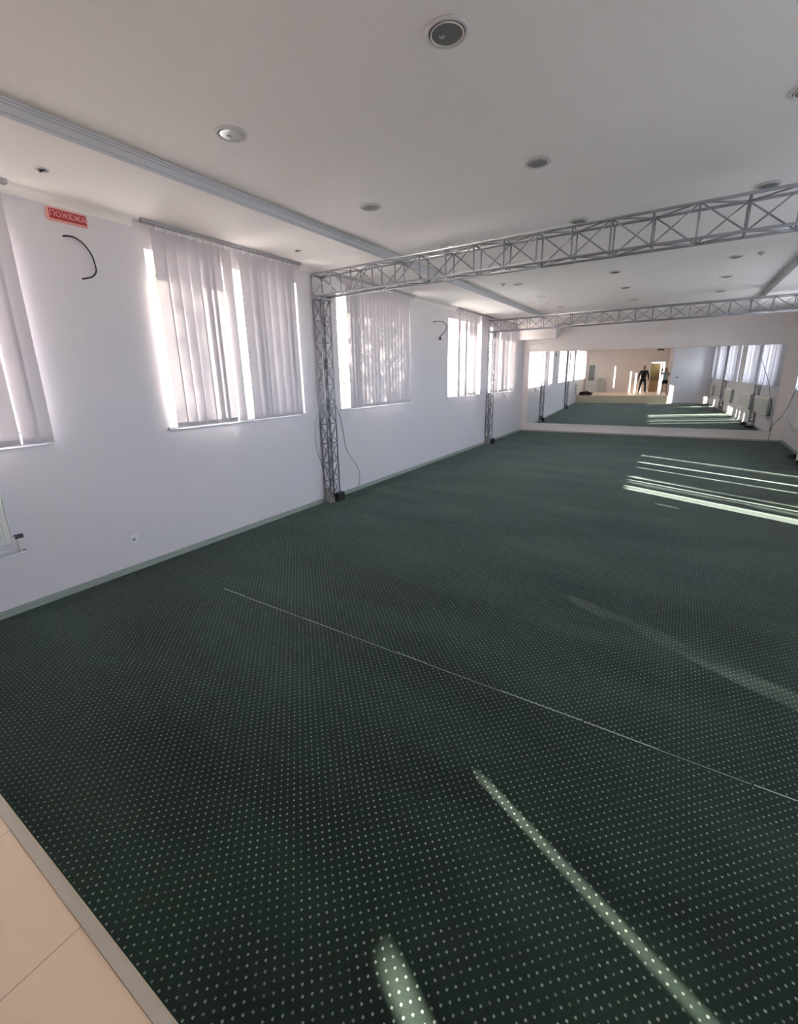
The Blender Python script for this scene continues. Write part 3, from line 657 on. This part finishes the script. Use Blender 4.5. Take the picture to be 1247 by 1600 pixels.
# ------------------------------------------------------------------ people
def skinmesh(name, verts, edges, mt, parent=None, root=0, sub=2):
    me = bpy.data.meshes.new(name); me.from_pydata([v[:3] for v in verts], edges, []); me.materials.append(mt)
    o = bpy.data.objects.new(name, me); C.objects.link(o)
    if parent: o.parent = parent
    md = o.modifiers.new('skin', 'SKIN'); md.use_smooth_shade = True
    for i, v in enumerate(verts):
        r = v[3]; me.skin_vertices[0].data[i].radius = (r, r) if not isinstance(r, tuple) else r
    me.skin_vertices[0].data[root].use_root = True
    s = o.modifiers.new('sub', 'SUBSURF'); s.levels = sub; s.render_levels = sub
    return o
class Sk:
    def __init__(s): s.v = []; s.e = []; s.n = {}
    def add(s, name, p, r, par=None):
        s.n[name] = len(s.v); s.v.append((*p, r))
        if par is not None: s.e.append((s.n[par], s.n[name]))
    def chain(s, par, items):
        for nm, p, r in items: s.add(nm, p, r, par); par = nm
def lerp(a, b, t): return tuple(a[i]+(b[i]-a[i])*t for i in range(3))
def head(parent, c, k, skin, hair, hairlen, yawq=0):
    """c = centre of the head; facing +y"""
    bm = B(); bmesh.ops.create_uvsphere(bm, u_segments=32, v_segments=24, radius=1)
    for v in bm.verts:
        x, y, z = v.co
        w_ = .074*(1 - .22*max(0, -z)**1.3); dp = .092*(1-.08*max(0, -z))
        X, Y, Z = x*w_, y*dp, z*.112
        if y > 0:
            Y -= .012*math.exp(-((z-.16)/.16)**2)*math.exp(-((abs(x)-.38)/.2)**2)       # eye sockets
            Y += .024*math.exp(-((z+.14)/.16)**2)*math.exp(-(x/.13)**2)                  # nose
            Y += .008*math.exp(-((z+.48)/.08)**2)*math.exp(-(x/.3)**2)                    # lips
            Y += .012*math.exp(-((z+.85)/.15)**2)*math.exp(-(x/.3)**2)                    # chin
        v.co = (X*k, Y*k, Z*k)
    hd = obj('head', bm, skin, parent, loc=c, smooth=True)
    bm = B()
    for sx in (-1, 1):
        bmesh.ops.create_uvsphere(bm, u_segments=10, v_segments=8, radius=.011*k, matrix=Matrix.Translation((sx*.029*k, .078*k, .018*k)))
    obj('eye', bm, mat('eye', (.04, .03, .025), .2), hd)
    bm = B(); bar(bm, (-.022*k, .091*k, -.054*k), (.022*k, .091*k, -.054*k), .005*k); obj('mouth', bm, mat('lips', (.35, .12, .10), .5), hd)
    for sx in (-1, 1):
        bm = B(); bmesh.ops.create_uvsphere(bm, u_segments=12, v_segments=8, radius=1)
        for v in bm.verts: v.co = (sx*.074*k + v.co.x*.009*k, -.004*k + v.co.y*.017*k, v.co.z*.030*k)
        obj('ear', bm, skin, hd, smooth=True)
    bm = B(); bmesh.ops.create_uvsphere(bm, u_segments=32, v_segments=24, radius=1); dele = []
    for v in bm.verts:
        x, y, z = v.co
        if y > .25 and z < .42 or (z < -.25 and y > -.1): dele.append(v)
        lowr = hairlen if z < 0 else 0
        v.co = (x*.083*k*(1+.15*lowr), (y*.100-.006)*k, (z*.122 + (z*hairlen*.1 if z < 0 else 0))*k)
    bmesh.ops.delete(bm, geom=dele, context='VERTS')
    o = obj('hair', bm, hair, hd, smooth=True); sm = o.modifiers.new('t', 'SOLIDIFY'); sm.thickness = .008
def person(loc, hgt, label, male, arms, skin, top, bottom, hair, rot=0, bare=False):
    k = hgt/1.76; r = thing('person', label, 'person', loc); r.rotation_euler = (0, 0, rot)
    sh = .185 if male else .16; hip = .095; st = .09 if male else .06
    Z = lambda z: z*k
    s = Sk(); s.add('pelvis', (0, 0, Z(.95)), (.145*k, .105*k))
    s.chain('pelvis', [('waist', (0, -.005, Z(1.10)), (.13*k if male else .115*k, .10*k)), ('chest', (0, 0, Z(1.30)), (.155*k if male else .13*k, .115*k)), ('collar', (0, -.01, Z(1.43)), (.10*k, .08*k)), ('neck', (0, 0, Z(1.50)), .056*k), ('skull', (0, .01, Z(1.57)), .05*k)])
    legs = {}
    for sd_, sx in (('L', -1), ('R', 1)):
        hp = (sx*hip*k, 0, Z(.88)); kn = (sx*(hip+st*.5)*k, .02, Z(.49)); an = (sx*(hip+st)*k, -.02, Z(.085)); legs[sd_] = (hp, kn, an)
        s.chain('pelvis', [('hip'+sd_, hp, .09*k), ('thigh'+sd_, lerp(hp, kn, .5), .075*k), ('knee'+sd_, kn, .055*k), ('calf'+sd_, lerp(kn, an, .35), .053*k), ('ankle'+sd_, an, .036*k), ('heel'+sd_, (an[0], -.03, Z(.035)), .034*k), ('ball'+sd_, (an[0]+sx*.02, .10*k, Z(.028)), .03*k), ('toe'+sd_, (an[0]+sx*.03, .16*k, Z(.022)), .022*k)])
    armp = {}
    for sd_, sx in (('L', -1), ('R', 1)):
        el, wr, dirn, curl = arms[sd_]
        so_ = (sx*sh*k, 0, Z(1.42)); el = tuple(q*k for q in el); wr = tuple(q*k for q in wr); armp[sd_] = (so_, el, wr)
        dv = Vector(dirn).normalized(); wv = Vector(wr)
        s.chain('collar', [('shoulder'+sd_, so_, .058*k), ('uarm'+sd_, lerp(so_, el, .5), .046*k), ('elbow'+sd_, el, .038*k), ('farm'+sd_, lerp(el, wr, .35), .036*k), ('wrist'+sd_, wr, .024*k), ('palm'+sd_, tuple(wv+dv*.05*k), (.03*k, .018*k))])
        side = dv.cross(Vector((0, 1, 0)) if abs(dv.y) < .8 else Vector((0, 0, 1))).normalized(); pal = side.cross(dv).normalized()
        cd_ = Vector(curl).normalized()
        for f in range(4):
            off = side*(f-1.5)*.019*k; b0 = wv+dv*.085*k+off; L0 = (.036, .042, .040, .030)[f]*k
            b1 = b0+(dv*.85+cd_*.5).normalized()*L0; b2 = b1+(dv*.4+cd_*.9).normalized()*L0*.7
            s.chain('palm'+sd_, [('f%d0%s' % (f, sd_), tuple(b0), .0095*k), ('f%d1%s' % (f, sd_), tuple(b1), .0085*k), ('f%d2%s' % (f, sd_), tuple(b2), .0075*k)])
        b0 = wv+dv*.035*k+side*(-.035*k)+cd_*.008; b1 = b0+(dv*.7-side*.6+cd_*.4).normalized()*.035*k; b2 = b1+(dv*.9+cd_*.4).normalized()*.028*k
        s.chain('wrist'+sd_, [('t0'+sd_, tuple(b0), .012*k), ('t1'+sd_, tuple(b1), .010*k), ('t2'+sd_, tuple(b2), .008*k)])
    skinmesh('body', s.v, s.e, skin, r)
    # top
    t = Sk(); g = .012
    t.add('a', (0, 0, Z(.90 if male else .98)), (.175*k, .145*k)); t.chain('a', [('b', (0, -.005, Z(1.10)), (.172*k if male else .145*k, .145*k)), ('c', (0, 0, Z(1.30)), (.185*k if male else .15*k, .15*k)), ('d', (0, -.01, Z(1.435)), (.112*k, .092*k)), ('n', (0, 0, Z(1.475)), .068*k)])
    for sd_ in 'LR':
        so_, el, wr = armp[sd_]; en = .94 if male else .0
        ch = [('s'+sd_, so_, .07*k), ('u'+sd_, lerp(so_, el, .5), .058*k)]
        if male: ch += [('e'+sd_, el, .052*k), ('f'+sd_, lerp(el, wr, .5), .046*k), ('w'+sd_, lerp(el, wr, .93), .038*k)]
        t.chain('d', ch)
    skinmesh('jacket' if male else 'shirt', t.v, t.e, top, r)
    b_ = Sk(); b_.add('p', (0, 0, Z(1.02)), (.165*k, .135*k)); b_.chain('p', [('q', (0, 0, Z(.92)), (.165*k, .135*k))])
    for sd_ in 'LR':
        hp, kn, an = legs[sd_]
        ch = [('h'+sd_, lerp(hp, kn, .08), .098*k), ('t'+sd_, lerp(hp, kn, .5), .088*k)]
        if not bare: ch += [('k'+sd_, kn, .070*k), ('c'+sd_, lerp(kn, an, .4), .064*k), ('a'+sd_, lerp(kn, an, .98), .056*k)]
        b_.chain('q', ch)
    skinmesh('trousers' if not bare else 'shorts', b_.v, b_.e, bottom, r)
    for sd_, sx in (('L', -1), ('R', 1)):
        an = legs[sd_][2]; f = Sk(); f.add('h', (an[0], -.045, .045*k), .045*k); f.chain('h', [('m', (an[0]+sx*.015, .06*k, .04*k), .044*k), ('t', (an[0]+sx*.03, .165*k, .032*k), .034*k)])
        skinmesh('shoe', f.v, f.e, BLACK if male else PVC, r)
    head(r, (0, .015, Z(1.64)), k*1.0, skin, hair, 0 if male else 1)
    return r
person((-.93, -2.5, ZP), 1.76, 'person in a dark jacket and dark trousers standing with legs apart, in the mirror', True,
       {'L': ((-.255, -.02, 1.16), (-.29, .04, .91), (-.12, .1, -1), (.2, .4, -.3)), 'R': ((.26, -.02, 1.16), (.30, .04, .90), (.1, .1, -1), (-.2, .4, -.3))},
       SKIN, NAVY, DARKT, HAIRD)
# the photographer, standing behind the camera and holding it up
q = .90
ph = person((.22, -.42, ZP), 1.60, 'person in a pale blue top and dark shorts holding up a phone, in the mirror', False,
       {'L': ((-.27, .10, 1.34), (-.285, .30, 1.555), (.1, .35, 1), (.6, .5, .1)), 'R': ((.16, .16, 1.28), (-.08, .34, 1.52), (-.25, .35, 1), (-.6, .4, .1))},
       SKIN, SHIRT, NAVY, HAIRB, bare=True)
pb = CAM - fwd*.012
phn = thing('phone', 'dark phone held up by the person in the pale blue top, in the mirror', 'phone', pb)
phn.rotation_euler = cam.matrix_world.to_euler()
bm = B(); box(bm, (-.037, -.080, .0), (.037, .080, .0085)); obj('body', bm, BLACK, phn, bevel=.003)
bm = B(); box(bm, (-.034, -.076, .0085), (.034, .076, .0092)); obj('screen', bm, mat('phone_screen', (.02, .02, .03), .1), phn)

# ------------------------------------------------------------------ outside
bm = B(); prism(bm, [(-90, -60), (XL-WT, -60), (XL-WT, 90), (-90, 90)], -.6, -.3); o = struct('ground', bm, GRASS)
bm = B(); prism(bm, [(XR+WT, -60), (90, -60), (90, 90), (XR+WT, 90)], -.6, -.3); o = struct('ground', bm, GRASS)
def tree(loc, blobs, n, size, mt, label, seed, trunk_h=None, tr=.12):
    rn = random.Random(seed); r = thing('tree', label, 'tree', loc, 'trees outside the left windows')
    top = max(b[2] for b in blobs)
    bm = B(); tube(bm, [(0, 0, -.3), (rn.uniform(-.1, .1), .05, top*.5), (rn.uniform(-.1, .1), 0, top)], tr, 5, 8)
    for b in blobs:
        for j in range(4):
            a = rn.uniform(0, 2*PI); z0 = max(.5, b[2]-b[5]*rn.uniform(.3, 1)); tube(bm, [(0, 0, z0), (b[0]+b[3]*.5*math.cos(a), b[1]+b[4]*.5*math.sin(a), b[2]), (b[0]+b[3]*.9*math.cos(a), b[1]+b[4]*.9*math.sin(a), b[2]+b[5]*.5)], tr*.16, 3, 5)
    obj('trunk', bm, BARK, r, smooth=True)
    V = []; Fc = []
    tot = sum(b[3]*b[4]*b[5] for b in blobs)
    for b in blobs:
        for _ in range(int(n*b[3]*b[4]*b[5]/tot)):
            while True:
                p = Vector((rn.uniform(-1, 1), rn.uniform(-1, 1), rn.uniform(-1, 1)))
                if p.length < 1: break
            c = Vector((b[0]+p.x*b[3], b[1]+p.y*b[4], b[2]+p.z*b[5])); qd = Quaternion((rn.gauss(0, 1), rn.gauss(0, 1), rn.gauss(0, 1), rn.gauss(0, 1))).normalized(); sz = size*rn.uniform(.6, 1.3); i0 = len(V)
            for dx, dy in ((-1, 0), (0, -.45), (1, 0), (0, .45)): V.append(c + qd @ Vector((dx*sz, dy*sz, 0)))
            Fc.append((i0, i0+1, i0+2, i0+3))
    me = bpy.data.meshes.new('foliage'); me.from_pydata(V, [], Fc); me.materials.append(mt)
    o = bpy.data.objects.new('foliage', me); C.objects.link(o); o.parent = r
# trees in the low sun's path, placed and shaped to shade or dapple the blinds
tree((-11.8, 7.95, 0), [(.1*math.sin(i), -.62 + .29*j, 3.4 + .62*i, .35, .26, .55) for i in range(6) for j in range(5)], 14500, .055, LEAF2, 'slim leafy tree outside, shading the right half of the nearest full blind', 1, tr=.07)
tree((-11.8, 7.17, 0), [(0, 0, 3.9 + .5*i, .08, .11, .4) for i in range(6)], 3600, .035, LEAF2, 'added leafy pole beside the slim tree outside, blocking sun through a blind slot', 13, tr=.03)  # added leaf column, there only to stop sun through one blind slot
tree((-11.8, 9.12, 0), [(0, 0, 3.85, .3, .22, 1.0)], 1850, .05, LEAF2, 'slender sapling outside, in line with the open strip of the second full window', 12, tr=.05)
tree((-8.2, 8.52, 0), [(0, -.5, 3.7, .3, .5, 1.0), (0, .45, 3.6, .3, .55, 1.0), (0, 0, 4.4, .3, .8, .5), (0, 0, 2.9, .3, .85, .5)], 900, .10, LEAF1, 'loose yellow green tree outside the second full window', 2, tr=.06)
tree((-9.1, 11.85, 0), [(0, 0, 4.1, .3, .30, 1.0), (0, 0, 3.4, .3, .28, .9)], 3600, .055, LEAF1, 'narrow young tree outside, between the second and third windows', 3, tr=.07)
tree((-9.1, 13.45, 0), [(0, 0, 4.1, .3, .22, 1.0), (0, 0, 3.5, .3, .2, .8)], 2700, .05, LEAF1, 'narrow young tree outside the third window', 4, tr=.06)
tree((-14.5, 7.78, 0), [(0, 0, 6.2, .3, .20, 1.0), (0, -.12, 4.9, .3, .16, .6)], 420, .06, LEAF1, 'sparse sapling outside the nearest full window', 6, tr=.06)
random.seed(21)
for i, (x, y, h, rad, lf) in enumerate([(-24, 12, 4.5, 3.2, LEAF1), (-27, 20, 5.5, 3.6, LEAF2), (-22, 27, 5, 3.4, LEAF1), (-30, 33, 6, 4, LEAF2), (-24, 40, 6, 4, LEAF1), (-28, 5, 5, 3.6, LEAF2), (-30, 50, 7, 4.5, LEAF2), (-22, 3, 3.5, 2.4, LEAF1)]):
    tree((x, y, 0), [(0, 0, h*.55, rad*.8, rad*.8, h*.42), (rad*.3, rad*.3, h*.4, rad*.6, rad*.6, h*.3)], 1000, .13, lf, 'distant bushy tree beyond the left windows, %s in the row from the camera' % ['third', 'fourth', 'fifth', 'sixth', 'seventh', 'second', 'eighth', 'first'][i], 30+i)
